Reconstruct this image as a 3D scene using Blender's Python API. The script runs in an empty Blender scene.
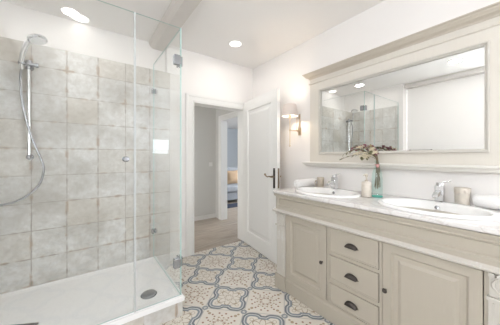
import bpy, bmesh, math, random
from mathutils import Vector, Matrix
random.seed(7)
PI = math.pi
S = bpy.context.scene
COL = S.collection

# ------------------------------------------------------------------ camera, world, exposure
cam_d = bpy.data.cameras.new('camera'); cam = bpy.data.objects.new('camera', cam_d); COL.objects.link(cam)
cam_d.sensor_width = 36; cam_d.lens = 226/500*36; cam_d.shift_y = -0.011; cam_d.clip_start = 0.02
cam.location = (0, 0, 1.25); cam.rotation_euler = (PI/2, 0, -math.atan2(.592, .806))
S.camera = cam
S.view_settings.view_transform = 'Standard'; S.view_settings.look = 'None'
S.view_settings.gamma = 1; S.view_settings.use_curve_mapping = False
S.view_settings.exposure = 0.17
W = bpy.data.worlds.new('sky'); S.world = W; W.use_nodes = True
W.node_tree.nodes['Background'].inputs['Color'].default_value = (.90, .95, 1, 1)
W.node_tree.nodes['Background'].inputs['Strength'].default_value = 7.0
S.cycles.max_bounces = 14; S.cycles.diffuse_bounces = 7; S.cycles.glossy_bounces = 6
S.cycles.transparent_max_bounces = 24; S.cycles.caustics_reflective = False; S.cycles.caustics_refractive = False
S.cycles.sample_clamp_indirect = 6; S.cycles.use_denoising = True

def area(name, loc, rot, sx, sy, power, color, shape='RECTANGLE', parent=None):
    l = bpy.data.lights.new(name, 'AREA'); l.shape = shape; l.size = sx; l.size_y = sy
    l.energy = power; l.color = color
    o = bpy.data.objects.new(name, l); COL.objects.link(o); o.location = loc; o.rotation_euler = rot
    if parent: o.parent = parent
    return o
# added fill lamps, out of view, to brighten bathroom, hall and far room
area('added_window_fill', (2.13, -1.3, 1.5), (0, PI/2, 0), 1.3, 1.5, 20, (.92, .96, 1))
area('added_side_fill', (-.85, .05, 1.75), (0, -PI/2, 0), 1.1, .74, 10, (.95, .97, 1))
area('hall_fill', (-1.75, 3.5, 1.4), (0, -PI/2, 0), 1.8, 1.2, 9, (1, .97, .92))  # unseen fill lamp, no opening behind it
area('living_room_fill', (6.18, 4.05, 1.5), (0, PI/2, 0), 1.5, 1.8, 95, (.92, .96, 1))

# ------------------------------------------------------------------ mesh helper
class MB:
    def __init__(s): s.v = []; s.f = []; s.mi = []; s.cur = 0
    def loops(s, L, closed=True, cap0=False, cap1=False):
        n = len(L[0]); b = len(s.v)
        for l in L: s.v += [tuple(p) for p in l]
        for k in range(len(L)-1):
            for i in range(n if closed else n-1):
                j = (i+1) % n
                s.f.append((b+k*n+i, b+k*n+j, b+(k+1)*n+j, b+(k+1)*n+i)); s.mi.append(s.cur)
        if cap0: s.f.append(tuple(b+i for i in range(n))[::-1]); s.mi.append(s.cur)
        if cap1: s.f.append(tuple(b+(len(L)-1)*n+i for i in range(n))); s.mi.append(s.cur)
        return s
    def box(s, x0, x1, y0, y1, z0, z1):
        a = [(x0,y0,z0),(x1,y0,z0),(x1,y1,z0),(x0,y1,z0)]
        return s.loops([a, [(x,y,z1) for x,y,_ in a]], True, True, True)
    def face(s, pts):
        b = len(s.v); s.v += [tuple(p) for p in pts]; s.f.append(tuple(range(b, b+len(pts)))); s.mi.append(s.cur); return s
    def lathe(s, prof, c=(0,0,0), n=32, M=None, cap0=True, cap1=True, sx=1, sy=1):
        L = []
        for r, z in prof:
            ring = []
            for i in range(n):
                t = 2*PI*i/n; p = Vector((r*math.cos(t)*sx, r*math.sin(t)*sy, z))
                if M: p = M @ p
                ring.append(p + Vector(c))
            L.append(ring)
        return s.loops(L, True, cap0, cap1)
    def cyl(s, p0, p1, r0, r1=None, n=16):
        p0 = Vector(p0); p1 = Vector(p1); r1 = r0 if r1 is None else r1
        M = (p1-p0).to_track_quat('Z', 'Y').to_matrix(); h = (p1-p0).length
        return s.lathe([(r0, 0), (r1, h)], p0, n, M)
    def tube(s, pts, r, n=10):
        pts = [Vector(p) for p in pts]; L = []; m = len(pts)
        rr = r if isinstance(r, (list, tuple)) else [r]*m
        up = Vector((0.13, .21, 1)).normalized()
        for i, p in enumerate(pts):
            t = (pts[min(i+1, m-1)]-pts[max(i-1, 0)]).normalized()
            a = up - t*up.dot(t)
            if a.length < 1e-3: a = Vector((1, 0, 0)) - t*t.x
            a.normalize(); up = a; b = t.cross(a)
            L.append([p+(a*math.cos(2*PI*k/n)+b*math.sin(2*PI*k/n))*rr[i] for k in range(n)])
        return s.loops(L, True, True, True)
    def ball(s, c, rx, ry=None, rz=None, n=12, m=8, M=None):
        ry = ry or rx; rz = rz or rx; L = []
        for j in range(1, m):
            ph = -PI/2+PI*j/m
            ring = []
            for i in range(n):
                p = Vector((rx*math.cos(ph)*math.cos(2*PI*i/n), ry*math.cos(ph)*math.sin(2*PI*i/n), rz*math.sin(ph)))
                if M: p = M @ p
                ring.append(p+Vector(c))
            L.append(ring)
        return s.loops(L, True, True, True)
    def usweep(s, Xf, y0, y1, Xw, prof, k=1):
        """moulding running round the front and both ends of a wall piece; prof = (projection, z)"""
        L = [[(Xw, y1+d*k, z), (Xf-d, y1+d*k, z), (Xf-d, y0-d*k, z), (Xw, y0-d*k, z)] for d, z in prof]
        return s.loops(L, True, True, True)
    def frame(s, X, y0, y1, z0, z1, prof, cap=False, cap0=False):
        """rings on a wall plane x = X facing -x; prof = (inset, projection)"""
        L = [[(X-p, y1-i, z0+i), (X-p, y0+i, z0+i), (X-p, y0+i, z1-i), (X-p, y1-i, z1-i)] for i, p in prof]
        return s.loops(L, True, cap0, cap)
    def build(s, name, mat, parent=None, smooth=False, bev=0, M=None, sub=0, solid=0):
        me = bpy.data.meshes.new(name); v = s.v
        if M: v = [tuple(M @ Vector(p)) for p in v]
        off = Vector((0, 0, 0)); q = parent
        while q: off += q.location; q = q.parent
        me.from_pydata([tuple(Vector(p)-off) for p in v], [], s.f)
        mats = mat if isinstance(mat, (list, tuple)) else [mat]
        for m in mats: me.materials.append(m)
        for p, i in zip(me.polygons, s.mi): p.material_index = i
        bm = bmesh.new(); bm.from_mesh(me); bmesh.ops.recalc_face_normals(bm, faces=bm.faces); bm.to_mesh(me); bm.free()
        if smooth:
            me.shade_smooth(); me.set_sharp_from_angle(angle=math.radians(38))
        o = bpy.data.objects.new(name, me); COL.objects.link(o)
        if parent: o.parent = parent
        if solid: m = o.modifiers.new('solid', 'SOLIDIFY'); m.thickness = solid
        if bev: m = o.modifiers.new('bevel', 'BEVEL'); m.width = bev; m.segments = 2; m.limit_method = 'ANGLE'; m.angle_limit = math.radians(40)
        if sub: m = o.modifiers.new('sub', 'SUBSURF'); m.levels = sub; m.render_levels = sub
        return o

def tag(o, label, cat, group=None):
    o['label'] = label; o['category'] = cat
    if group: o['group'] = group
    return o
def thing(name, loc, label, cat, group=None):
    o = bpy.data.objects.new(name, None); COL.objects.link(o); o.location = loc; o.empty_display_size = .05
    return tag(o, label, cat, group)
def struct(o): o['kind'] = 'structure'; return o
def part(mb, name, mat, parent, label=None, **k):
    o = mb.build(name, mat, parent, **k)
    if label: o['label'] = label
    return o
def copy_tree(o, parent=None):
    c = o.copy(); COL.objects.link(c); c.parent = parent
    for ch in list(o.children): copy_tree(ch, c)
    return c

# ------------------------------------------------------------------ materials
def nm(name):
    m = bpy.data.materials.new(name); m.use_nodes = True
    return m, m.node_tree, m.node_tree.nodes['Principled BSDF']
def plain(name, col, rough=.5, metal=0, spec=.5, var=.0, scale=8, bump=0, bscale=60, trans=0, ior=1.45, sheen=0):
    m, t, b = nm(name)
    b.inputs['Base Color'].default_value = (*col, 1); b.inputs['Roughness'].default_value = rough
    b.inputs['Metallic'].default_value = metal; b.inputs['Specular IOR Level'].default_value = spec
    b.inputs['Transmission Weight'].default_value = trans; b.inputs['IOR'].default_value = ior
    b.inputs['Sheen Weight'].default_value = sheen
    tc = t.nodes.new('ShaderNodeTexCoord')
    if var:
        n = t.nodes.new('ShaderNodeTexNoise'); n.inputs['Scale'].default_value = scale; n.inputs['Detail'].default_value = 5
        t.links.new(tc.outputs['Object'], n.inputs['Vector'])
        r = t.nodes.new('ShaderNodeValToRGB'); r.color_ramp.elements[0].position = .3; r.color_ramp.elements[1].position = .7
        r.color_ramp.elements[0].color = (*[c*(1-var) for c in col], 1); r.color_ramp.elements[1].color = (*[min(1, c*(1+var*.5)) for c in col], 1)
        t.links.new(n.outputs['Fac'], r.inputs['Fac']); t.links.new(r.outputs['Color'], b.inputs['Base Color'])
    if bump:
        n2 = t.nodes.new('ShaderNodeTexNoise'); n2.inputs['Scale'].default_value = bscale; n2.inputs['Detail'].default_value = 4
        t.links.new(tc.outputs['Object'], n2.inputs['Vector'])
        bp = t.nodes.new('ShaderNodeBump'); bp.inputs['Strength'].default_value = bump; bp.inputs['Distance'].default_value = .01
        t.links.new(n2.outputs['Fac'], bp.inputs['Height']); t.links.new(bp.outputs['Normal'], b.inputs['Normal'])
    return m
def emis(name, col, st):
    m, t, b = nm(name); b.inputs['Base Color'].default_value = (*col, 1)
    b.inputs['Emission Color'].default_value = (*col, 1); b.inputs['Emission Strength'].default_value = st
    return m

class E:                                    # tiny expression builder over Math nodes
    t = None
    def __init__(s, o): s.o = o
    @staticmethod
    def op(kind, *a, clamp=False):
        n = E.t.nodes.new('ShaderNodeMath'); n.operation = kind; n.use_clamp = clamp
        for i, x in enumerate(a):
            if isinstance(x, E): E.t.links.new(x.o, n.inputs[i])
            else: n.inputs[i].default_value = x
        return E(n.outputs[0])
    def __add__(s, x): return E.op('ADD', s, x)
    __radd__ = __add__
    def __sub__(s, x): return E.op('SUBTRACT', s, x)
    def __rsub__(s, x): return E.op('SUBTRACT', x, s)
    def __mul__(s, x): return E.op('MULTIPLY', s, x)
    __rmul__ = __mul__
    def __truediv__(s, x): return E.op('DIVIDE', s, x)
    def __pow__(s, x): return E.op('POWER', s, x)
def fl(x): return E.op('FLOOR', x)
def ab(x): return E.op('ABSOLUTE', x)
def sq(x): return E.op('SQRT', x)
def mx(a, b): return E.op('MAXIMUM', a, b)
def mn(a, b): return E.op('MINIMUM', a, b)
def lt(a, b, w=.0012):                      # soft a < b
    return E.op('MULTIPLY_ADD', b-a if isinstance(b, E) else (b-a), 1/w, .5, clamp=True)
def band(d, a, b): return lt(d, b)*(1-lt(d, a))
def mixc(t, fac, c1, c2):
    n = t.nodes.new('ShaderNodeMix'); n.data_type = 'RGBA'
    for k, c in ((6, c1), (7, c2)):
        if isinstance(c, tuple): n.inputs[k].default_value = (*c, 1)
        else: t.links.new(c, n.inputs[k])
    if isinstance(fac, E): t.links.new(fac.o, n.inputs[0])
    elif isinstance(fac, float): n.inputs[0].default_value = fac
    else: t.links.new(fac, n.inputs[0])
    return n.outputs[2]
def noise(t, scale, detail=4, vec=None, rough=.5):
    n = t.nodes.new('ShaderNodeTexNoise'); n.inputs['Scale'].default_value = scale; n.inputs['Detail'].default_value = detail
    n.inputs['Roughness'].default_value = rough
    if vec is None: vec = t.nodes.new('ShaderNodeTexCoord').outputs['Object']
    t.links.new(vec, n.inputs['Vector']); return n
def white(t, a, b):
    c = t.nodes.new('ShaderNodeCombineXYZ'); t.links.new(a.o, c.inputs[0]); t.links.new(b.o, c.inputs[1])
    w = t.nodes.new('ShaderNodeTexWhiteNoise'); w.noise_dimensions = '2D'; t.links.new(c.outputs[0], w.inputs['Vector']); return E(w.outputs['Value'])

def floor_tile_mat():
    m, t, b = nm('patterned_cement_tile'); E.t = t
    tc = t.nodes.new('ShaderNodeTexCoord'); sp = t.nodes.new('ShaderNodeSeparateXYZ'); t.links.new(tc.outputs['Object'], sp.inputs[0])
    x, y = E(sp.outputs[0]), E(sp.outputs[1]); P = .3253; k = .70711
    u = (x-1.04+(y-1.73))*k; v = ((y-1.73)-(x-1.04))*k
    i = fl(u/P+.5); j = fl(v/P+.5); p = u-i*P; q = v-j*P
    par = ab(E.op('MODULO', i+j, 2.0)); quat = lt(par, .5, .01)
    ap, aq = ab(p), ab(q); r = sq(p*p+q*q+1e-6); th = E.op('ARCTAN2', q, p)
    A, Bh, R = .0805, .0135, .067
    qx = ab(ap-A)-Bh; qy = ab(aq-A)-Bh; ex = mx(qx, 0.0); ey = mx(qy, 0.0)
    d = sq(ex*ex+ey*ey+1e-8)+mn(mx(qx, qy), 0.0)-R
    inner = mx(ap, aq)-.137                         # fills the centre between the lobes
    d = mn(d, inner)
    blue_d = band(d, -.015, .002); blue_l = band(d, -.038, -.021); wht = band(d, -.021, -.014)
    rc = sq((P/2-ap)*(P/2-ap)+(P/2-aq)*(P/2-aq))
    # flower
    c4 = ab(E.op('COSINE', th*4.0)); c2 = ab(E.op('COSINE', th*2.0)); s2 = ab(E.op('SINE', th*2.0))
    rp = .056+.046*c4
    petal = band(r-rp, -.006, .006); petal2 = band(r-(.022+.018*c4), -.0035, .0035)
    ray = lt(ab(c4-.0), .10, .08)*band(r, .022, .066)
    lobe = band(sq((ap-.088)*(ap-.088)+(aq-.088)*(aq-.088)), .012, .017)
    leafm = band(r-(.094+.014*s2), -.003, .003)*lt(c2, .75, .1)
    def dots(n, r0, rad, off=0.0):
        f = th*(n/(2*PI))+off; a = (f-fl(f)-.5)*(2*PI/n)*r0; bb = r-r0
        return lt(sq(a*a+bb*bb), rad, .002)
    flower = mx(mx(petal, petal2), mx(ray*.7, mx(lobe, leafm)*.8))
    d1 = mx(mx(dots(14, .122, .0085), dots(10, .095, .0075, .5)), dots(8, .046, .0075))
    d2 = mx(mx(dots(12, .074, .0075), dots(4, .150, .013, .0)), mx(dots(4, .178, .010, .0), band(r-(.030+.010*c4), -.003, .003)))
    scr = mx(d2, band(r-(.060+.012*E.op('SINE', th*8.0)), -.0022, .0022))
    wear = noise(t, 14, 6).outputs['Fac']; wf = noise(t, 70, 3).outputs['Fac']
    cream = mixc(t, wear, (.62, .575, .505), (.76, .725, .665))
    cell = white(t, i, j)
    cream = mixc(t, cell*.35, cream, (.70, .68, .645))
    cD = mixc(t, scr*.9, cream, (.33, .24, .14)); cD = mixc(t, d1*.95, cD, (.25, .11, .065))
    cQ = mixc(t, flower*.9, cream, (.30, .225, .13))
    cQ = mixc(t, wht, cQ, (.68, .68, .67)); cQ = mixc(t, blue_l, cQ, (.19, .225, .26)); cQ = mixc(t, blue_d, cQ, (.125, .15, .18))
    col = mixc(t, quat, cD, cQ)
    col = mixc(t, lt(rc, .026)*(1-quat*lt(d, 0.0))*.9, col, (.16, .19, .225)); col = mixc(t, lt(rc, .011), col, (.66, .66, .65))
    edge = band(mx(ap, aq), P/2-.006, P/2-.001)*(1-quat); col = mixc(t, edge*.55, col, (.19, .225, .26))
    grout = 1-lt(mx(ap, aq), P/2-.0016); col = mixc(t, grout*.5, col, (.38, .36, .34))
    col = mixc(t, E(wf)*E(wear)*.25, col, (.62, .60, .56))
    t.links.new(col, b.inputs['Base Color']); b.inputs['Roughness'].default_value = .42
    return m

def wall_tile_mat(name='zellige_tile'):
    """glazed old squares, .235 m; u = x+y so it works on faces along either wall"""
    m, t, b = nm(name); E.t = t
    g = t.nodes.new('ShaderNodeNewGeometry'); sp = t.nodes.new('ShaderNodeSeparateXYZ'); t.links.new(g.outputs['Position'], sp.inputs[0])
    x, y, z = (E(o) for o in sp.outputs)
    ns = t.nodes.new('ShaderNodeSeparateXYZ'); t.links.new(g.outputs['Normal'], ns.inputs[0])
    isx = lt(.5, ab(E(ns.outputs[0])), .01)
    hor = x*(1-isx)+(y-.29)*isx
    nz = noise(t, 16, 3, g.outputs['Position']); w = (E(nz.outputs['Fac'])-.5)*.014
    P = .235
    a0 = (hor-.110)/P; c0 = (z-.150)/P
    i = fl(a0); k = fl(c0)
    # every tile a little out of line
    a = a0-i; c = c0-k
    wn = white(t, i, k); wn2 = white(t, k+11.3, i+4.7)
    e = mn(mn(a, 1-a), mn(c, 1-c))*P+w
    grout = lt(e, .0030, .003)
    big = noise(t, 3.2, 5, g.outputs['Position'], .6).outputs['Fac']; fine = noise(t, 26, 6, g.outputs['Position'], .65).outputs['Fac']
    rr = t.nodes.new('ShaderNodeValToRGB'); rr.color_ramp.elements[0].position = .38; rr.color_ramp.elements[1].position = .60
    rr.color_ramp.elements[0].color = (.475, .465, .44, 1); rr.color_ramp.elements[1].color = (.70, .70, .69, 1); t.links.new(big, rr.inputs[0])
    col = mixc(t, wn*.4, rr.outputs[0], (.60, .60, .585)); col = mixc(t, lt(.68, wn2, .1)*.35, col, (.55, .49, .40))
    r2 = t.nodes.new('ShaderNodeValToRGB'); r2.color_ramp.elements[0].position = .40; r2.color_ramp.elements[1].position = .62
    r2.color_ramp.elements[0].color = (1, 1, 1, 1); r2.color_ramp.elements[1].color = (0, 0, 0, 1); t.links.new(fine, r2.inputs[0])
    col = mixc(t, E(r2.outputs[0])*.34, col, (.38, .34, .29))
    st = lt(e, .011, .009)*lt(.58, E(noise(t, 9, 4, g.outputs['Position']).outputs['Fac']), .12)
    col = mixc(t, st*.65, col, (.36, .23, .13))
    gc = mixc(t, E(fine), (.16, .135, .11), (.50, .46, .41)); col = mixc(t, grout*.8, col, gc)
    t.links.new(col, b.inputs['Base Color']); b.inputs['Roughness'].default_value = .32
    bp = t.nodes.new('ShaderNodeBump'); bp.inputs['Strength'].default_value = .35; bp.inputs['Distance'].default_value = .004
    t.links.new((E(fine)*.4+E(big)*.8-grout*.8).o, bp.inputs['Height']); t.links.new(bp.outputs[0], b.inputs['Normal'])
    return m

def glass_mat(name, tint, edge=False):
    m, t, b = nm(name); E.t = t; t.nodes.remove(b)
    g = t.nodes.new('ShaderNodeNewGeometry'); dp = t.nodes.new('ShaderNodeVectorMath'); dp.operation = 'DOT_PRODUCT'
    t.links.new(g.outputs['Incoming'], dp.inputs[0]); t.links.new(g.outputs['Normal'], dp.inputs[1])
    c = ab(E(dp.outputs['Value'])); F = .043+.957*((1-mn(c, 1.0))**5.0)
    tr = t.nodes.new('ShaderNodeBsdfTransparent'); tr.inputs[0].default_value = (*tint, 1)
    gl = t.nodes.new('ShaderNodeBsdfGlossy'); gl.inputs['Roughness'].default_value = 0.0; gl.inputs[0].default_value = (1, 1, 1, 1)
    mixn = t.nodes.new('ShaderNodeMixShader'); t.links.new(F.o, mixn.inputs[0]); t.links.new(tr.outputs[0], mixn.inputs[1]); t.links.new(gl.outputs[0], mixn.inputs[2])
    t.links.new(mixn.outputs[0], t.nodes['Material Output'].inputs[0]); return m

def marble_mat():
    m, t, b = nm('veined_marble'); E.t = t
    n = noise(t, 3.5, 8, None, .62); n.inputs['Distortion'].default_value = 1.6
    v = ab(E(n.outputs['Fac'])-.5)*2
    col = mixc(t, lt(v, .04, .10)*.5, (.72, .70, .69), (.46, .41, .375))
    col = mixc(t, E(noise(t, 1.7, 4).outputs['Fac'])*.45, col, (.62, .60, .585))
    t.links.new(col, b.inputs['Base Color']); b.inputs['Roughness'].default_value = .14; return m

def wood_mat():
    m, t, b = nm('oak_plank'); E.t = t
    tc = t.nodes.new('ShaderNodeTexCoord'); sp = t.nodes.new('ShaderNodeSeparateXYZ'); t.links.new(tc.outputs['Object'], sp.inputs[0])
    x, y = E(sp.outputs[0]), E(sp.outputs[1]); row = fl(y/.17); wr = white(t, row, row*.3+2.0)
    xx = x+wr*2.0; ix = fl(xx/1.25); wn = white(t, row, ix)
    e = mn(y/.17-row, row+1-y/.17)*.17; e2 = mn(xx/1.25-ix, ix+1-xx/1.25)*1.25
    mp = t.nodes.new('ShaderNodeMapping'); mp.inputs['Scale'].default_value = (1.2, 18, 1); t.links.new(tc.outputs['Object'], mp.inputs[0])
    g = noise(t, 2.0, 7, mp.outputs[0], .6).outputs['Fac']
    col = mixc(t, lt(.5, E(g), .35), (.23, .19, .155), (.50, .44, .375)); col = mixc(t, wn*.5, col, (.36, .28, .21))
    col = mixc(t, lt(mn(e, e2), .002, .002)*.6, col, (.12, .09, .07))
    t.links.new(col, b.inputs['Base Color']); b.inputs['Roughness'].default_value = .38; return m

def paint_wood(name, col, wearc, amt=.25):
    """greige paint rubbed through here and there, with faint vertical brushing"""
    m, t, b = nm(name); E.t = t
    tc = t.nodes.new('ShaderNodeTexCoord'); mp = t.nodes.new('ShaderNodeMapping'); mp.inputs['Scale'].default_value = (40, 40, 3); t.links.new(tc.outputs['Object'], mp.inputs[0])
    g = E(noise(t, 2, 5, mp.outputs[0]).outputs['Fac']); n = E(noise(t, 9, 6).outputs['Fac'])
    c = mixc(t, g*.35, col, tuple(k*.86 for k in col)); c = mixc(t, lt(.62, n*.6+g*.4, .08)*amt, c, wearc)
    t.links.new(c, b.inputs['Base Color']); b.inputs['Roughness'].default_value = .45; return m

M_wall = plain('wall_paint', (.86, .84, .825), .85, var=.015, scale=2)
M_ceil = plain('ceiling_paint', (.86, .845, .83), .9)
M_beam = plain('beam_paint', (.66, .63, .60), .6, var=.04, scale=6)
M_trim = plain('white_gloss_paint', (.82, .815, .80), .35)
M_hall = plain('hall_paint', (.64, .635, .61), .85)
M_far = plain('living_room_paint', (.54, .575, .61), .85)
M_floor = floor_tile_mat(); M_tile = wall_tile_mat(); M_wood = wood_mat(); M_marble = marble_mat()
M_glass = glass_mat('shower_glass', (.985, .992, .989)); M_edge = plain('glass_edge', (.42, .60, .57), .12, spec=.7)
M_pane = glass_mat('window_pane_glass', (.98, .98, .98))
M_chrome = plain('chrome', (.80, .81, .83), .10, 1)
M_chrome2 = plain('brushed_chrome', (.34, .35, .37), .25, 1)
M_white = plain('ceramic', (.86, .86, .86), .08)
M_tray = plain('white_acrylic_tray', (.88, .88, .885), .22)
M_tray_rim = plain('white_tray_rim', (.80, .81, .86), .25)
M_van = paint_wood('greige_cabinet_paint', (.45, .41, .345), (.58, .55, .50), .12)
M_vanw = paint_wood('rubbed_edge_paint', (.58, .555, .51), (.70, .70, .69), .7)
M_sur = paint_wood('pale_greige_paint', (.68, .645, .585), (.72, .70, .66), .2)
M_dark = plain('dark_bronze', (.09, .08, .075), .28, .8)
M_gap = plain('gap_shade', (.10, .085, .07), .8)  # dark tone standing in for shade in the cabinet gaps
M_mirror = plain('silvered_mirror', (.90, .91, .90), .004, 1)
M_brass = plain('aged_brass', (.66, .54, .40), .35, .85)
M_bronze = plain('bronze', (.28, .21, .14), .35, .85)
M_towel = plain('white_terry', (.86, .855, .85), .95, bump=.5, bscale=160, sheen=.3)
M_stone = plain('beige_stoneware', (.55, .49, .41), .45, var=.12, scale=30)
M_stone2 = plain('cream_stoneware', (.66, .61, .54), .45, var=.08, scale=30)
M_bottle = glass_mat('aqua_bottle_glass', (.86, .95, .935))
M_sofa = plain('grey_sofa_fabric', (.33, .345, .37), .9, var=.1, scale=40)
M_navy = plain('navy_patch', (.03, .04, .07), .9)
M_pil1 = plain('cream_cushion', (.62, .57, .45), .9); M_pil2 = plain('tan_cushion', (.44, .31, .20), .9)
M_grey = plain('dark_grey_rubber', (.10, .105, .11), .55)
M_steel = plain('drain_cover_steel', (.30, .31, .32), .35, .6)
M_lamp = emis('downlight_glow', (1, .97, .93), 1.7)

# ------------------------------------------------------------------ room shell
XW, YW, XL, YB, H = 2.09, 2.77, -.83, -2.4, 2.6
YS, YU = 2.64, 2.84            # face of the tiled shower wall; recessed wall above it
SX0, SX1, SY = -.64, .613, 1.762
struct(MB().box(XL-.2, XW+.12, YB-.12, 2.80, -.05, 0).build('floor', M_floor))
struct(MB().box(-2.0, 6.2, 2.80, 8.6, -.05, 0).build('floor_hall', M_wood))
struct(MB().box(XL-.2, XW+.12, YB-.12, 2.98, H, H+.1).build('ceiling', M_ceil))
struct(MB().box(-2.0, 6.2, 2.985, 8.6, 2.5, 2.6).build('ceiling_hall', M_ceil))
w = MB(); WY0, WY1, WZ0, WZ1 = -2.1, -.5, .85, 2.2
w.box(XW, XW+.12, YB, WY0, 0, H); w.box(XW, XW+.12, WY1, YW+.15, 0, H); w.box(XW, XW+.12, WY0, WY1, 0, WZ0); w.box(XW, XW+.12, WY0, WY1, WZ1, H)
struct(w.build('wall_right', M_wall))
# door wall: left of the opening, right of it, above it
DX0, DX1, DH = 1.125, 1.92, 1.96
w = MB(); w.box(.80, DX0, YW, YW+.15, 0, H); w.box(DX1, XW, YW, YW+.15, 0, H); w.box(DX0, DX1, YW, YW+.15, DH, H)
struct(w.build('wall_back', M_wall))
struct(MB().box(XL-.2, .797, YU, YU+.14, 0, H).build('wall_shower', M_wall))
struct(MB().box(SX0, .797, YS, YU-.001, 0, 2.215).build('wall_shower_tiled', M_tile))
w = MB(); w.cur = 0; w.box(SX0-.19, SX0-.012, 1.69, YU, 0, H); w.cur = 1; w.box(SX0-.012, SX0, 1.76, YU, 0, 2.215)
w.cur = 0; w.box(SX0-.012, SX0, 1.69, 1.76, 0, H); w.box(SX0-.012, SX0, 1.76, YU, 2.215, H)
struct(w.build('wall_shower_side', [M_wall, M_tile]))
w = MB(); w.box(XL-.14, XL, YB, -.35, 0, H); w.box(XL-.14, XL, .45, 1.689, 0, H); w.box(XL-.14, XL, -.35, .45, 0, 1.15); w.box(XL-.14, XL, -.35, .45, 2.35, H)
struct(w.build('wall_left', M_wall))
f = MB()
for (y0, y1, z0, z1) in ((-.35, .45, 1.15, 1.19), (-.35, .45, 2.31, 2.35), (-.35, -.31, 1.19, 2.31), (.41, .45, 1.19, 2.31)): f.box(XL-.10, XL-.04, y0, y1, z0, z1)
struct(f.build('added_window_4', M_trim))  # unseen window added on the left to brighten the vanity wall
w = MB(); a0, a1, b0, b1 = 1.35, 1.81, 1.31, 1.72
w.box(XL-.14, a0, YB-.12, YB, 0, H); w.box(a1, XW+.12, YB-.12, YB, 0, H); w.box(a0, a1, YB-.12, YB, 0, b0); w.box(a0, a1, YB-.12, YB, b1, H)
struct(w.build('wall_front', M_wall))
# window behind the camera, then an unseen one added to light the room
f = MB()
for (x0, x1, z0, z1) in ((a0, a1, b0, b0+.03), (a0, a1, b1-.03, b1), (a0, a0+.03, b0+.03, b1-.03), (a1-.03, a1, b0+.03, b1-.03)): f.box(x0, x1, YB-.08, YB-.03, z0, z1)
wn = struct(f.build('window_1', M_trim)); part(MB().box(a0+.031, a1-.031, YB-.06, YB-.054, b0+.031, b1-.031), 'pane', M_pane, wn)
f = MB()
for (y0, y1, z0, z1) in ((WY0, WY1, WZ0, WZ0+.05), (WY0, WY1, WZ1-.05, WZ1), (WY0, WY0+.05, WZ0+.05, WZ1-.05), (WY1-.05, WY1, WZ0+.05, WZ1-.05), (-1.18, -1.12, WZ0+.05, WZ1-.05)): f.box(XW+.02, XW+.08, y0, y1, z0, z1)
wn = struct(f.build('added_window_2', M_trim))  # added frame round the opening of the main fill lamp
# ceiling beam with bevelled lower edges
by0, by1 = YB, YU
prof = [(.61, H), (.625, H-.045), (.66, H-.068), (.775, H-.068), (.785, H-.055), (.785, H)]
struct(MB().loops([[(x, by0, z) for x, z in prof], [(x, by1, z) for x, z in prof]], True, True, True).build('trim_1', M_beam))
struct(MB().box(XL, XL+.13, YB, 1.689, H-.075, H).build('trim_4', M_beam, bev=.01))
# skirting, casings
def casing(name, ax0, ax1, top, yface, wdt=.095, th=.022, thick=.15):
    m = MB()
    prof = [(0, 0), (0, th), (wdt*.25, th), (wdt*.38, th*.75), (wdt*.86, th*.65), (wdt, th*.3), (wdt, 0)]
    # profile path round the three sides: inner edge at the opening
    L = []
    for o, h in prof:
        L.append([(ax0-wdt+o, yface-h, 0), (ax0-wdt+o, yface-h, top+wdt-o), (ax1+wdt-o, yface-h, top+wdt-o), (ax1+wdt-o, yface-h, 0)])
    m.loops(L, False)
    m.box(ax0-.001, ax0+.012, yface-.02, yface+thick, 0, top); m.box(ax1-.012, ax1+.001, yface-.02, yface+thick, 0, top); m.box(ax0, ax1, yface-.02, yface+thick, top-.012, top+.001)
    return struct(m.build(name, M_trim, bev=.0))
casing('trim_2', DX0, DX1, DH, YW)
struct(MB().box(.80, DX0-.096, YW-.014, YW, 0, .09).build('baseboard_back', M_trim, bev=.003))
struct(MB().box(XL, XL+.014, YB, 1.69, 0, .09).build('baseboard_left', M_trim, bev=.003))
struct(MB().box(XW-.014, XW, 1.63, YW, 0, .09).build('baseboard_right', M_trim, bev=.003))

# ------------------------------------------------------------------ hall and the room beyond
HX, HY = 2.2, 4.2
struct(MB().box(-2.0, HX+.11, HY, HY+.12, 0, 2.5).build('wall_hall_far', M_hall))
w = MB(); o0, o1, oh = 3.25, 3.95, 1.98
w.box(HX, HX+.11, YW+.16, o0, 0, 2.5); w.box(HX, HX+.11, o1, HY, 0, 2.5); w.box(HX, HX+.11, o0, o1, oh, 2.5)
struct(w.build('wall_hall_right', M_hall))
L = []; m = MB(); wdt = .09; th = .02
for o, h in [(0, 0), (0, th), (wdt*.3, th), (wdt*.45, th*.7), (wdt, th*.5), (wdt, 0)]:
    L.append([(HX-h, o0-wdt+o, 0), (HX-h, o0-wdt+o, oh+wdt-o), (HX-h, o1+wdt-o, oh+wdt-o), (HX-h, o1+wdt-o, 0)])
m.loops(L, False); m.box(HX-.02, HX+.125, o1-.012, o1+.001, 0, oh); m.box(HX-.02, HX+.125, o0-.001, o0+.012, 0, oh); m.box(HX-.02, HX+.125, o0, o1, oh-.012, oh+.001)
struct(m.build('trim_3', M_trim))
struct(MB().box(-2.0, HX-.001, HY-.014, HY, 0, .085).build('baseboard_hall', M_trim, bev=.003))
struct(MB().box(-2.1, -2.0, 2.9, HY+.1, 0, 2.5).build('wall_hall_left', M_hall))
struct(MB().box(HX-.3, 6.3, 8.5, 8.6, 0, 2.5).build('wall_living_far', M_far))
w = MB(); w.box(6.2, 6.3, 2.9, 3.1, 0, 2.5); w.box(6.2, 6.3, 5.0, 8.5, 0, 2.5); w.box(6.2, 6.3, 3.1, 5.0, 0, .7); w.box(6.2, 6.3, 3.1, 5.0, 2.3, 2.5)
struct(w.build('wall_living_right', M_far))
struct(MB().box(HX+.11, 6.2, 2.93, 3.0, 0, 2.5).build('wall_living_near', M_far))
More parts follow.
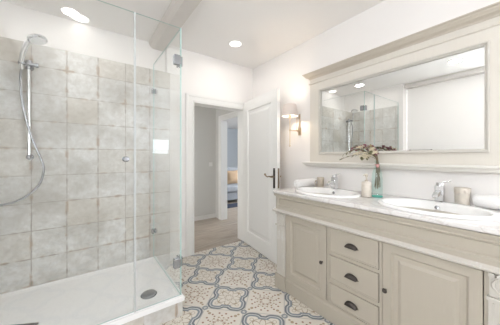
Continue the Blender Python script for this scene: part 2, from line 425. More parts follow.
struct(MB().box(HX+.03, HX+.11, HY+.12, 8.5, 0, 2.5).build('wall_living_left', M_far))
f = MB(); f.box(6.22, 6.27, 3.1, 5.0, .70, .75); f.box(6.22, 6.27, 3.1, 5.0, 2.25, 2.3); f.box(6.22, 6.27, 3.1, 3.15, .75, 2.25); f.box(6.22, 6.27, 4.95, 5.0, .75, 2.25); f.box(6.22, 6.27, 4.03, 4.07, .75, 2.25)
struct(f.build('unseen_window_3', M_trim))  # unseen window, set here to light the sofa from the right

s = thing('sofa', (3.3, 5.6, 0), 'grey fabric sofa in the room beyond the hall', 'sofa')
part(MB().box(2.62, 4.7, 5.22, 5.98, .08, .30), 'base', M_sofa, s, bev=.02)
part(MB().box(2.80, 3.72, 5.16, 5.74, .305, .47), 'seat_cushion', M_sofa, s, bev=.04)
part(MB().box(3.74, 4.66, 5.16, 5.74, .305, .47), 'seat_cushion', M_sofa, s, bev=.04)
part(MB().box(2.80, 4.7, 5.76, 5.98, .305, .93), 'backrest', M_sofa, s, bev=.05)
part(MB().box(2.60, 2.79, 5.2, 5.98, .305, .60), 'armrest', M_sofa, s, bev=.04)
for px, py in ((2.7, 5.3), (4.6, 5.3), (2.7, 5.9), (4.6, 5.9)): part(MB().cyl((px, py, 0), (px, py, .08), .02), 'leg', M_dark, s)
def cushion(loc, rz, rx, w_, mat, label):
    m = MB(); L = []
    N = 9
    for sgn in (1,):
        pass
    top = []; 
    for j in range(N):
        for i in range(N):
            a = -1+2*i/(N-1); b_ = -1+2*j/(N-1)
            th_ = .075*(1-a**4)*(1-b_**4)+.006; pin = 1-.06*(1-b_*b_)*abs(a)-.06*(1-a*a)*abs(b_)
            top.append((a*w_/2*pin, b_*w_/2*pin, th_))
    for sg in (1, -1):
        base = len(m.v); m.v += [(x, y, z*sg) for x, y, z in top]
        for j in range(N-1):
            for i in range(N-1):
                q = (base+j*N+i, base+j*N+i+1, base+(j+1)*N+i+1, base+(j+1)*N+i); m.f.append(q if sg > 0 else q[::-1]); m.mi.append(0)
    T = Matrix.Translation(loc) @ Matrix.Rotation(rz, 4, 'Z') @ Matrix.Rotation(rx, 4, 'X')
    o = m.build('cushion', mat, None, smooth=True, M=T); return tag(o, label, 'cushion')
cushion((3.05, 5.62, .67), .15, 1.25, .40, M_pil1, 'cream cushion at the left end of the grey sofa')
cushion((3.47, 5.58, .67), -.1, 1.2, .40, M_pil2, 'tan cushion beside the cream one on the grey sofa')
tag(MB().box(2.7, 4.4, 4.75, 5.14, 0.0005, .012).build('patch', M_navy), 'navy rug on the floor in front of the grey sofa', 'patch')  # flat navy patch on the boards before the sofa
sw = MB(); sw.box(2.045, 2.125, HY-.012, HY-.001, 1.06, 1.14)
o = tag(sw.build('light_switch', M_trim, bev=.004), 'white light switch on the grey hall wall', 'switch')
part(MB().box(2.062, 2.108, HY-.017, HY-.0125, 1.077, 1.123), 'rocker', M_trim, o, bev=.002)

# ------------------------------------------------------------------ bathroom door leaf, opened into the room
hinge = Vector((1.890, 2.735, 0)); end = Vector((1.785, 1.905, 0)); dl = (end-hinge); LW = dl.length
ex = dl.normalized(); ey = Vector((0, 0, 1)).cross(ex)   # ey: thickness direction
if ey.x < 0: ey = -ey
MD = Matrix(((ex.x, ey.x, 0, hinge.x), (ex.y, ey.y, 0, hinge.y), (0, 0, 1, 0), (0, 0, 0, 1)))
def panel_faces(m, w0, w1, z0, z1, depth, prof):
    for sgn, d0 in ((-1, 0), (1, depth)):
        L = [[(w0+i, d0+sgn*p, z0+i), (w1-i, d0+sgn*p, z0+i), (w1-i, d0+sgn*p, z1-i), (w0+i, d0+sgn*p, z1-i)] for i, p in prof]
        m.loops(L, True, False, True)
m = MB(); T_ = .040; z0, z1 = .012, 2.045; st = .115
m.box(0, st, 0, T_, z0, z1); m.box(LW-st, LW, 0, T_, z0, z1); m.box(st, LW-st, 0, T_, z0, z0+.17); m.box(st, LW-st, 0, T_, z1-.13, z1)
door = struct(m.build('door_1', M_trim, None, M=MD)); 
pm = MB(); panel_faces(pm, st, LW-st, z0+.17, z1-.13, T_, [(0, 0), (.006, .004), (.014, 0), (.022, -.010), (.05, -.010), (.075, -.004)])
part(pm, 'raised_panel', M_trim, door, M=MD)
hz = 1.02; hx = LW-.055
pl = MB(); pl.box(hx-.018, hx+.018, -.006, -.0005, hz-.135, hz+.10); pl.cyl((hx, -.006, hz-.08), (hx, -.010, hz-.08), .008)
part(pl, 'lock_plate', M_dark, door, 'dark bronze lock plate', M=MD, bev=.003)
lv = MB(); lv.cyl((hx, -.006, hz), (hx, -.05, hz), .010); lv.tube([(hx, -.050, hz), (hx-.03, -.052, hz+.004), (hx-.07, -.052, hz-.006), (hx-.105, -.050, hz+.006), (hx-.122, -.048, hz+.018)], [.009, .008, .007, .008, .010]); lv.ball((hx-.126, -.048, hz+.022), .012)
part(lv, 'lever_handle', M_bronze, door, 'curved bronze lever handle', M=MD, smooth=True)
lv = MB(); lv.box(hx-.018, hx+.018, T_+.0005, T_+.006, hz-.135, hz+.10); lv.cyl((hx, T_+.006, hz), (hx, T_+.05, hz), .010); lv.tube([(hx, T_+.05, hz), (hx-.05, T_+.052, hz), (hx-.11, T_+.05, hz+.012)], .008)
part(lv, 'lever_handle', M_bronze, door, 'bronze lever on the far face', M=MD, smooth=True)
part(MB().box(LW+.0003, LW+.003, .010, .030, hz-.13, hz+.10), 'latch_plate', M_bronze, door, 'bronze latch plate on the edge', M=MD)
for zz in (.25, 1.8): part(MB().cyl((-.008, T_/2+.028, zz-.045), (-.008, T_/2+.028, zz+.045), .008), 'hinge', M_chrome2, door, M=MD)

# ------------------------------------------------------------------ shower
TZ = .155
tr = thing('shower_tray', (0, 2.2, 0), 'white rectangular shower tray raised on a tiled step', 'shower tray')
x0, x1, y0, y1 = SX0+.002, .640, 1.742, YS-.002
m = MB()
def rect(i, z, iy=None): return [(x0+(i if i < 0 else 0.0)+max(i, 0), y0+i, z), (x1-i, y0+i, z), (x1-i, y1-i*.6, z), (x0+i, y1-i*.6, z)]
m.loops([rect(.0, TZ-.036), rect(0, TZ-.004), rect(.004, TZ), rect(.040, TZ), rect(.048, TZ-.006), rect(.10, TZ-.012)], True, True, False)
L0 = rect(.10, TZ-.012); m.face(L0)
part(m, 'tray_basin', M_tray, tr)
m = MB(); m.box(x0, x1-.012, y0+.012, y1, .001, TZ-.037)
part(m, 'tiled_riser', M_tile, tr, 'grey tiled step under the tray')
dr = thing('shower_drain', (.42, 1.945, TZ-.0115), 'round dark grey drain cover in the tray near the glass corner', 'drain')
part(MB().lathe([(.060, TZ-.0115), (.060, TZ-.008), (.056, TZ-.006)], (.42, 1.945, 0), 40), 'rim', M_chrome2, dr, smooth=True)
part(MB().lathe([(.053, TZ-.0058), (.053, TZ+.001), (.049, TZ+.003), (.02, TZ+.004)], (.42, 1.945, 0), 40), 'cover', M_steel, dr, smooth=True)

en = thing('shower_enclosure', (SX1, SY, TZ), 'frameless clear glass shower screen around the white tray', 'shower screen')
G = .008; GT = 2.268; JX = .289
def pane(x0, x1, y0, y1, name, label):
    m = MB(); m.cur = 0; m.box(x0, x1, y0, y1, TZ+.006, GT)
    # faces: bottom, top, and the narrow ends are the green edge
    o = part(m, name, [M_glass, M_edge], en, label)
    for p in o.data.polygons:
        if p.area < G*2.3: p.material_index = 1
    return o
pane(SX0+.004, JX-.006, SY, SY+G, 'door_panel', 'clear glass door panel')
pane(JX+.006, SX1-.001, SY, SY+G, 'fixed_panel', 'narrow clear glass panel')
pane(SX1, SX1+G, SY, YS-.003, 'side_panel', 'clear glass side panel running back to the tiles')
part(MB().box(JX-.005, JX+.005, SY-.003, SY+G+.003, TZ+.002, GT), 'seal', plain('clear_seal', (.50, .52, .52), .3), en, 'pale vertical seal strip')
part(MB().box(SX0+.004, SX1, SY-.001, SY+G+.001, TZ+.0005, TZ+.0055), 'bottom_seal', M_white, en)
part(MB().box(SX1, SX1+G, SY+G+.002, YS-.003, TZ+.0005, TZ+.0055), 'bottom_seal', M_white, en)
for zz in (2.01, .42):
    c = MB(); c.box(SX1-.052, SX1-.004, SY-.014, SY-.001, zz-.038, zz+.038); c.box(SX1-.052, SX1-.004, SY+G+.001, SY+G+.012, zz-.038, zz+.038)
    c.box(SX1+G+.001, SX1+G+.012, SY+.008, SY+.062, zz-.038, zz+.038); c.box(SX1-.012, SX1-.001, SY+G+.013, SY+.062, zz-.038, zz+.038); c.cyl((SX1-.006, SY-.006, zz-.03), (SX1-.006, SY-.006, zz+.03), .009)
    part(c, 'corner_hinge', M_chrome2, en, 'square chrome glass hinge', bev=.003)
for zz in (1.97, .44):
    c = MB(); c.box(SX1-.018, SX1-.001, YS-.05, YS-.003, zz-.024, zz+.024); c.box(SX1+G+.001, SX1+G+.018, YS-.05, YS-.003, zz-.024, zz+.024)
    part(c, 'wall_clamp', M_chrome2, en, 'small square chrome wall clamp', bev=.003)
k = MB(); M_ = Matrix.Rotation(PI/2, 3, 'X')
k.lathe([(.008, 0), (.008, .014), (.017, .018), (.019, .028), (.016, .034), (.006, .036)], (.232, SY-.0005, 1.235), 20, M_)
k.lathe([(.008, 0), (.008, .014), (.017, .018), (.019, .028), (.016, .034), (.006, .036)], (.232, SY+G+.0005, 1.235), 20, Matrix.Rotation(-PI/2, 3, 'X'))
part(k, 'knob', M_chrome2, en, 'round chrome door knob', smooth=True)

sh = thing('shower_rail', (-.367, YS, 1.2), 'chrome shower riser rail with hand shower and hose on the tiled wall', 'shower')
rx, ry = -.367, YS-.055
part(MB().cyl((rx, ry, 1.235), (rx, ry, 2.02), .012), 'rail', M_chrome, sh, smooth=True)
for zz in (1.25, 2.0):
    part(MB().cyl((rx, ry, zz), (rx, YS-.001, zz), .014).cyl((rx, YS-.010, zz), (rx, YS-.001, zz), .024).ball((rx, ry-.004, zz), .019), 'wall_bracket', M_chrome2, sh, smooth=True)
part(MB().cyl((rx-.03, ry-.02, 2.01), (rx+.045, ry-.02, 2.01), .015).cyl((rx, ry, 1.975), (rx, ry, 2.045), .022).cyl((rx+.045, ry-.02, 2.01), (rx+.062, ry-.02, 2.01), .022, .018).ball((rx-.035, ry-.045, 2.005), .024), 'slider', M_chrome2, sh, smooth=True)
hs = MB(); pts = [(rx-.038, ry-.035, 1.955), (rx-.036, ry-.055, 2.01), (rx-.022, ry-.078, 2.08), (rx+.004, ry-.105, 2.145), (rx+.035, ry-.13, 2.178)]
hs.tube(pts, [.013, .016, .018, .019, .017], 14)
hc = Vector((rx+.070, ry-.155, 2.178)); Mh = Vector((-.28, .20, 1)).to_track_quat('Z', 'Y').to_matrix()
hs.lathe([(.052, -.014), (.062, -.008), (.063, .002), (.055, .012), (.03, .022), (.012, .026)], hc, 28, Mh)
part(hs, 'hand_shower', M_chrome, sh, 'chrome hand shower with a round head', smooth=True)
part(MB().lathe([(.050, -.016), (.050, -.0145)], hc, 28, Mh), 'spray_plate', M_white, sh)
def bez(P, n=40):
    out = []
    for i in range(len(P)-1):
        p0, p1, p2, p3 = Vector(P[max(i-1, 0)]), Vector(P[i]), Vector(P[i+1]), Vector(P[min(i+2, len(P)-1)])
        for k in range(n//4):
            t = k/(n//4); out.append(.5*((2*p1)+(-p0+p2)*t+(2*p0-5*p1+4*p2-p3)*t*t+(-p0+3*p1-3*p2+p3)*t**3))
    out.append(Vector(P[-1])); return out
hy = YS-.11
part(MB().tube(bez([(rx-.038, ry-.035, 1.955), (-.408, hy, 1.86), (-.393, hy, 1.66), (-.345, hy, 1.42), (-.287, hy, 1.235), (-.270, hy, 1.14), (-.300, hy, 1.02), (-.38, hy, .93), (-.48, hy, .885), (-.58, hy, .90), (SX0+.03, hy, .95)], 40), .0085, 8), 'hose', M_chrome2, sh, 'flexible chrome hose hanging in a loop', smooth=True)
part(MB().cyl((SX0+.001, hy, .96), (SX0+.04, hy, .96), .028, .018), 'hose_outlet', M_chrome, sh, smooth=True)
rot = Matrix.Translation((-.389, 2.014, TZ-.0115)) @ Matrix.Rotation(math.atan2(-.463, .886), 4, 'Z')
mt = MB(); mt.box(-.12, .12, -.09, .09, 0, .012)
tag(mt.build('shower_mat', M_grey, None, M=rot, bev=.004), 'dark grey flat mat at the near left of the white shower tray', 'mat')

# ------------------------------------------------------------------ vanity
VY0, VY1, VX = .085, 1.612, 1.51
va = thing('vanity_cabinet', (1.8, .85, 0), 'greige painted double vanity cabinet with two doors and three drawers', 'cabinet')
m = MB()   # carcass: sides, floor, back and face frame left open at the top
m.box(VX+.02, XW-.005, VY0+.01, VY0+.03, .12, .895); m.box(VX+.02, XW-.005, VY1-.03, VY1-.01, .12, .895); m.box(VX+.02, XW-.005, VY0+.03, VY1-.03, .12, .14); m.box(XW-.02, XW-.005, VY0+.03, VY1-.03, .14, .895)
part(m, 'carcass', M_van, va)
m = MB(); xa, xb = VX, VX+.02
YD = [(1.055, 1.482), (.672, 1.032), (.206, .650)]
m.box(xa, xb, VY0+.01, VY1-.01, .722, .895); m.box(xa, xb, VY0+.01, VY1-.01, .12, .142)
for a, b_ in ((1.484, VY1-.01), (1.034, 1.053), (.652, .670), (VY0-.005, .204)): m.box(xa, xb, a, b_, .142, .722)
m.box(xa, xb, .670, 1.034, .510, .533); m.box(xa, xb, .670, 1.034, .299, .322)
part(m, 'face_frame', M_van, va)
part(MB().box(VX+.0205, VX+.03, .2, 1.5, .145, .72), 'gap_shade_sheet', M_gap, va)  # dark sheet put in as the shade behind door and drawer gaps
# plinth, with blocks under the pilasters
m = MB(); m.usweep(VX+.004, VY0+.004, VY1-.004, XW-.006, [(0, 0.001), (.012, 0.001), (.012, .108), (.004, .122), (0, .128)])
for a, b_ in ((1.49, VY1+.008), (VY0-.014, .197)): m.box(VX-.022, VX+.02, a, b_, .001, .135)
part(m, 'plinth', M_van, va, bev=.002)
# frieze board with a long sunk panel, and the mouldings above and below it
m = MB(); m.frame(VX-.001, VY0+.006, VY1-.006, .757, .893, [(0, 0), (0, .020), (.022, .020), (.026, .024), (.032, .022), (.040, .008), (.046, .008)], True)
part(m, 'frieze_panel', M_van, va)
m = MB(); m.usweep(VX, VY0, VY1, XW-.006, [(.0, .722), (.022, .724), (.030, .730), (.042, .734), (.044, .743), (.036, .749), (.028, .752), (.024, .757), (0, .7575)], .5)
part(m, 'lower_moulding', M_vanw, va, 'rubbed pale moulding', smooth=True)
m = MB(); m.usweep(VX, VY0, VY1, XW-.006, [(.0, .874), (.021, .876), (.028, .884), (.031, .8985), (0, .8985)], .5)
part(m, 'upper_moulding', M_van, va, smooth=True)
# pilasters with a carved scroll capital
for a, b_ in ((1.496, 1.606), (.078, .190)):
    p = MB(); c = (a+b_)/2
    p.box(VX-.010, VX-.001, a, b_, .136, .600)
    for q in range(4):
        yy = a+.022+q*.024; p.box(VX-.014, VX-.0101, yy-.004, yy+.004, .16, .585)
    po = part(p, 'pilaster', M_vanw, va, bev=.0015)
    p = MB(); p.box(VX-.014, VX-.001, a+.004, b_-.004, .615, .705); p.box(VX-.028, VX-.001, a-.003, b_+.003, .600, .614)
    for yy in (a+.012, a+.043, a+.073, b_-.012): p.cyl((VX-.001, yy, .716), (VX-.030, yy, .716), .0105)
    for s_ in (-1, 1):
        sp_ = [(VX-.017, c+s_*(.010+.030*math.sin(t*2.6)), .63+.07*t) for t in [k_/8 for k_ in range(9)]]; p.tube(sp_, [.003+.004*math.sin(PI*k_/8) for k_ in range(9)], 6)
    p.ball((VX-.016, c, .665), .008, .012, .018)
    part(p, 'capital', M_vanw, po, 'carved rubbed white capital', smooth=True)
def cab_door(a, b_, ky):
    d = MB(); d.frame(VX+.0195, a+.002, b_-.002, .147, .717, [(0, 0), (0, .0245), (.003, .0265), (.048, .0265), (.053, .019), (.058, .014), (.082, .014), (.100, .023)], True, True)
    o = part(d, 'door', M_van, va)
    k_ = MB(); k_.lathe([(.006, 0), (.006, .012), (.013, .017), (.0145, .022), (.011, .028), (.003, .030)], (VX-.0065, ky, .43), 18, Matrix.Rotation(-PI/2, 3, 'Y'))
    part(k_, 'knob', M_dark, o, 'round dark bronze knob', smooth=True)
cab_door(*YD[0], 1.090); cab_door(*YD[2], .628)
for z0_, z1_ in ((.535, .719), (.324, .508), (.146, .297)):
    d = MB(); d.frame(VX+.0195, YD[1][0]+.002, YD[1][1]-.002, z0_+.002, z1_-.002, [(0, 0), (0, .0225), (.003, .0255), (.010, .0255), (.012, .0235), (.016, .0235)], True, True)
    o = part(d, 'drawer', M_van, va)
    cz = (z0_+z1_)/2; c = MB(); cy = .852; n = 14; L = []
    for j in range(7):                       # cup pull: quarter dome open below
        ph = j/6*PI/2; L.append([(VX-.006-.026*math.sin(ph)*(.0+1), cy+.046*math.cos(t)*math.cos(ph*.0)*(1-.10*math.sin(ph)), cz-.012+.030*math.sin(t)*math.cos(ph)) for t in [PI*i/n for i in range(n+1)]])
    c.loops(L, False)
    c.box(VX-.0085, VX-.0062, cy-.050, cy+.050, cz-.014, cz-.010)
    part(c, 'cup_pull', M_dark, o, 'black cup pull', smooth=True, solid=.002)

# worktop with two oval cut-outs
SK = [(1.745, 1.232), (1.745, .470)]
ct = MB(); ct.usweep(VX, VY0, VY1, XW-.001, [(.024, .900), (.032, .903), (.035, .912), (.034, .924), (.030, .930)], .6)
ctop = ct.build('marble_worktop', M_marble)
for cx, cy in SK:
    cu = MB().lathe([(1, .85), (1, 1.0)], (cx, cy, 0), 48, sx=.205, sy=.275).build('cut', M_marble)
    bo = ctop.modifiers.new('b', 'BOOLEAN'); bo.object = cu; bo.operation = 'DIFFERENCE'; bo.solver = 'EXACT'
    bpy.context.view_layer.update(); dg = bpy.context.evaluated_depsgraph_get()
    me = bpy.data.meshes.new_from_object(ctop.evaluated_get(dg)); ctop.modifiers.clear(); ctop.data = me; bpy.data.objects.remove(cu)
tag(ctop, 'pale marble worktop with brown veins on the greige vanity', 'worktop')
CT = .930

def sink_shape():
    s_ = bpy.data.objects.new('sink', None); COL.objects.link(s_)
    cx, cy = SK[0]; s_.location = (cx, cy, CT)
    def ring(sc, z, dx=0, n=56): return [(cx+dx+.225*sc[0]*math.cos(t), cy+.300*sc[1]*math.sin(t), CT+z) for t in [2*PI*i/n for i in range(n)]]
    m = MB(); L = [ring((.93, .94), .0006), ring((1, 1), .0012), ring((1.005, 1.005), .008), ring((.985, .985), .016), ring((.95, .96), .019), ring((.80, .90), .018, -.022),
         ring((.76, .87), .010, -.024), ring((.72, .83), -.02, -.024), ring((.60, .70), -.075, -.022), ring((.42, .48), -.108, -.02), ring((.16, .15), -.122, -.018), ring((.05, .05), -.124, -.018)]
    U = [ring((.05, .05), -.134, -.018), ring((.45, .5), -.122, -.02), ring((.66, .74), -.09, -.022), ring((.80, .87), -.03, -.012), ring((.87, .90), .0006)]
    m.loops(L, True, False, True); m.loops(U, True, True, False)
    o = part(m, 'basin', M_white, s_, smooth=True)
    part(MB().lathe([(.022, -.1235), (.022, -.1205), (.012, -.118)], (cx-.018, cy, CT), 20), 'plug', M_chrome, s_, smooth=True)
    hp = Vector((cx+.124, cy, CT-.012)); Mo = Vector((-1, 0, .35)).to_track_quat('Z', 'Y').to_matrix()
    part(MB().lathe([(.012, 0), (.012, .004), (.008, .005)], hp, 18, Mo), 'overflow_ring', M_chrome2, s_, smooth=True)
    return s_
s1 = sink_shape(); tag(s1, 'white oval basin nearer the open door', 'sink', None)
s2 = copy_tree(s1); s2.location = (SK[1][0], SK[1][1], CT); s2['label'] = 'white oval basin at the right of the green bottle'
def tap_shape():
    tx, ty, tz = 1.925, SK[0][1]+.028, CT+.0195
    t_ = bpy.data.objects.new('basin_tap', None); COL.objects.link(t_); t_.location = (tx, ty, tz)
    m = MB(); m.box(tx-.024, tx+.024, ty-.022, ty+.022, tz, tz+.006); m.box(tx-.023, tx+.023, ty-.023, ty+.023, tz+.006, tz+.110)
    part(m, 'body', M_chrome, t_, bev=.004)
    m = MB(); m.loops([[(tx-.018, ty-.016, tz+.050), (tx-.018, ty+.016, tz+.050), (tx-.018, ty+.016, tz+.082), (tx-.018, ty-.016, tz+.082)],
                       [(tx-.075, ty-.015, tz+.047), (tx-.075, ty+.015, tz+.047), (tx-.075, ty+.015, tz+.074), (tx-.075, ty-.015, tz+.074)],
                       [(tx-.110, ty-.014, tz+.036), (tx-.110, ty+.014, tz+.036), (tx-.108, ty+.014, tz+.058), (tx-.108, ty-.014, tz+.058)]], True, True, True)
    part(m, 'spout', M_chrome, t_, bev=.004)
    m = MB(); m.cyl((tx, ty, tz+.1105), (tx, ty, tz+.130), .021); 
    m.loops([[(tx-.014, ty-.012, tz+.128), (tx+.014, ty-.012, tz+.128), (tx+.014, ty-.012, tz+.138), (tx-.014, ty-.012, tz+.138)], [(tx-.008, ty-.062, tz+.142), (tx+.008, ty-.062, tz+.142), (tx+.008, ty-.062, tz+.149), (tx-.008, ty-.062, tz+.149)]], True, True, True)
    part(m, 'lever', M_chrome, t_, bev=.003); return t_
t1 = tap_shape(); tag(t1, 'chrome mixer tap on the basin nearer the open door', 'tap')
t2 = copy_tree(t1); t2.location = (1.925, SK[1][1]-.002, CT+.0195); t2['label'] = 'chrome mixer tap on the basin right of the green bottle'

# ------------------------------------------------------------------ mirror surround on the wall
PX = 2.045
ms = thing('mirror_surround', (XW, .85, 1.15), 'pale greige panelled mirror surround with cornice and narrow shelf', 'mirror')
py0, py1 = .06, 1.645; my0, my1, mz0, mz1 = .25, 1.522, 1.278, 1.976
m = MB(); m.box(PX, XW-.002, py0, my0+.02, 1.195, 2.14); m.box(PX, XW-.002, my1-.02, py1, 1.195, 2.14); m.box(PX, XW-.002, my0+.02, my1-.02, 1.195, mz0+.02); m.box(PX, XW-.002, my0+.02, my1-.02, mz1-.02, 2.14)
part(m, 'back_panel', M_sur, ms)
m = MB(); m.usweep(PX, py0, py1, XW-.002, [(0, 2.112), (.006, 2.112), (.010, 2.122), (.020, 2.128), (.034, 2.134), (.044, 2.146), (.050, 2.150), (.054, 2.160), (.062, 2.163), (.062, 2.172), (0, 2.172)])
part(m, 'cornice', paint_wood('cornice_paint', (.53, .48, .41), (.66, .62, .55), .3), ms, smooth=False)
m = MB(); m.usweep(PX, py0, py1, XW-.002, [(0, 2.055), (.010, 2.058), (.013, 2.064), (.010, 2.070), (0, 2.072)])
part(m, 'bead_moulding', M_sur, ms)
m = MB(); m.usweep(PX, py0, py1, XW-.002, [(0, 1.148), (.030, 1.150), (.040, 1.158), (.048, 1.172), (.058, 1.178), (.062, 1.184), (.062, 1.194), (.058, 1.197), (0, 1.197)])
part(m, 'shelf', paint_wood('shelf_paint', (.76, .74, .70), (.66, .62, .55), .15), ms)
m = MB(); m.frame(PX-.0005, my0, my1, mz0, mz1, [(0, 0), (0, .014), (.004, .018), (.010, .018), (.014, .010), (.020, .008), (.024, .004), (.024, -.004)])
part(m, 'mirror_frame', M_vanw, ms, 'pale moulded mirror frame')
m = MB(); m.box(PX+.004, PX+.009, my0+.021, my1-.021, mz0+.021, mz1-.021)
part(m, 'mirror_glass', M_mirror, ms, 'large rectangular mirror glass')

# ------------------------------------------------------------------ things on the worktop
def rolled_towel(p0, p1, r, label):
    p0 = Vector(p0); p1 = Vector(p1); ax = (p1-p0); Ln = ax.length; ax.normalize(); sd = Vector((0, 0, 1)).cross(ax)
    t_ = bpy.data.objects.new('rolled_towel', None); COL.objects.link(t_); t_.location = (p0+p1)/2-Vector((0, 0, r)); tag(t_, label, 'towel', 'rolled towels')
    m = MB(); L = []; N = 28
    for s_, sc in ((0, .55), (.0, .80), (.012, .95), (.03, 1.0), (.5, 1.03), (.97, 1.0), (.988, .95), (1, .8), (1, .55)):
        ring = []
        for i in range(N):
            t = 2*PI*i/N; rr = r*sc*(1+.03*math.sin(3*t+s_*4)); z_ = math.sin(t)*rr*.93
            ring.append(p0+ax*Ln*s_+sd*math.cos(t)*rr+Vector((0, 0, max(z_, -r*.93))))
        L.append(ring)
    m.loops(L, True, True, True); part(m, 'roll', M_towel, t_, smooth=True)
    # the loose outer flap and the spiral seen on the ends
    for e_, s_ in ((p0, -1), (p1, 1)):
        sp_ = []
        for i in range(40):
            t = i/39*5*PI; rr = r*.12+r*.72*i/39; sp_.append(e_+ax*s_*.002+sd*math.cos(t)*rr+Vector((0, 0, math.sin(t)*rr*.9)))
        m = MB(); m.tube(sp_, r*.055, 6); part(m, 'rolled_edge', M_towel, t_, smooth=True)
    fl_ = MB(); Lp = []
    for k_ in range(9):
        t = PI*.15-k_*PI*.09; Lp.append([p0+ax*Ln*q+sd*math.cos(t)*(r*1.055)+Vector((0, 0, math.sin(t)*r*1.0)) for q in (.03, .35, .7, .97)])
    fl_.loops(Lp, False); part(fl_, 'outer_fold', M_towel, t_, smooth=True, solid=.004); return t_
rolled_towel((1.745, 1.576, CT+.045), (2.035, 1.576, CT+.045), .045, 'white rolled towel by the basin nearer the open door')
rolled_towel((2.025, .315, CT+.043), (2.005, .09, CT+.043), .043, 'white rolled towel at the right end of the worktop')
def tumbler(x, y, r, h, mat, label, handle):
    t_ = thing('tumbler', (x, y, CT+.0008), label, 'cup')
    z = CT+.0008; m = MB()
    m.lathe([(r*.86, z), (r*.92, z+h*.05), (r*.96, z+h*.72), (r, z+h*.74), (r*1.04, z+h*.98), (r*1.02, z+h), (r*.94, z+h*.985), (r*.86, z+h*.1)], (x, y, 0), 32)
    part(m, 'body', mat, t_, smooth=True)
    m = MB(); m.lathe([(r*.975, z+h*.70), (r*1.05, z+h*.71), (r*1.05, z+h*.74), (r*1.0, z+h*.75)], (x, y, 0), 32, cap0=False, cap1=False); part(m, 'band', mat, t_, smooth=True)
    if handle:
        m = MB(); m.tube([(x-r*.8, y+r*.5, z+h*.25), (x-r*1.3, y+r*.75, z+h*.28), (x-r*1.45, y+r*.85, z+h*.5), (x-r*1.3, y+r*.75, z+h*.68), (x-r*.8, y+r*.5, z+h*.68)], .006); part(m, 'handle', mat, t_, smooth=True)
tumbler(1.985, 1.462, .035, .108, M_stone, 'beige stoneware cup beside the tap nearer the open door', True)
tumbler(2.005, .372, .040, .118, M_stone2, 'cream stoneware cup right of the right tap', False)
# soap dispenser
sx, sy = 1.832, .911; so = thing('soap_dispenser', (sx, sy, CT), 'cream stoneware soap dispenser left of the green bottle', 'soap dispenser'); z = CT+.0008
part(MB().lathe([(.033, z), (.037, z+.006), (.037, z+.085), (.0355, z+.088), (.037, z+.091), (.036, z+.112), (.030, z+.120), (.014, z+.123)], (sx, sy, 0), 32), 'body', M_stone2, so, smooth=True)
pu = MB(); pu.lathe([(.013, z+.1232), (.013, z+.135), (.005, z+.137), (.005, z+.158)], (sx, sy, 0), 16); pu.tube([(sx, sy, z+.158), (sx-.004, sy+.002, z+.172), (sx-.012, sy+.006, z+.178), (sx-.024, sy+.012, z+.172)], [.006, .008, .006, .004]); pu.lathe([(.009, z+.158), (.010, z+.178), (.007, z+.184)], (sx, sy, 0), 14)
part(pu, 'pump', M_stone, so, 'beige pump', smooth=True)
# green bottle
bx, by = 1.895, .858; bt = thing('glass_bottle', (bx, by, CT), 'aqua green glass bottle vase holding dried flowers', 'vase')
prof = [(.006, .006), (.040, .003), (.044, .012), (.0455, .03), (.045, .10), (.044, .15), (.040, .185), (.030, .215), (.019, .238), (.0155, .25), (.0155, .272), (.020, .276), (.020, .290), (.015, .292)]
part(MB().lathe([(a, CT+.0008+b_) for a, b_ in prof], (bx, by, 0), 36, cap1=False, sx=.88, sy=.88), 'bottle', M_bottle, bt, smooth=True)
part(MB().lathe([(.005, CT+.0012), (.040, CT+.002), (.041, CT+.009), (.03, CT+.013), (.01, CT+.016)], (bx, by, 0), 30), 'thick_base', plain('aqua_glass_base', (.12, .50, .42), .1), bt, 'darker green bottle base', smooth=True)
part(MB().lathe([(.0165, CT+.252), (.018, CT+.256), (.0165, CT+.262)], (bx, by, 0), 16, cap0=False, cap1=False).ball((bx-.020, by-.012, CT+.245), .010), 'charm', plain('rose_charm', (.62, .32, .30), .5), bt, 'small rose charm tied at the neck', smooth=True)
# dried flowers
fo = thing('dried_flower_spray', (bx, by, CT+.05), 'dried spray of plum berries, cream blossoms and olive leaves in bottle', 'flowers')
base = Vector((bx, by, CT+.06)); neck = Vector((bx, by, CT+.285))
tips = [(-.03, .285, .315), (-.05, .25, .360), (.0, .22, .390), (-.04, .19, .40), (.0, .17, .42), (-.05, .13, .41), (-.01, .10, .425), (-.04, .07, .405), (-.01, .04, .410), (-.05, .02, .385), (-.03, .0, .375), (-.06, -.01, .36), (-.07, .09, .335), (-.08, .05, .325), (-.06, .15, .355)]
stm, lfm, brm, blm, olm = MB(), MB(), MB(), MB(), MB()
def leaf(m, p, d, ln, wd):
    d = d.normalized(); sd = d.cross(Vector((random.uniform(-.4, .4), random.uniform(-.4, .4), 1))).normalized(); up = sd.cross(d)
    L = []
    for k_ in range(6):
        t = k_/5; w_ = wd*math.sin(PI*(.06+.90*t))**.8; c = p+d*ln*t-up*ln*.25*t*t
        L.append([c-sd*w_, c+up*w_*.25, c+sd*w_])
    m.loops(L, False)
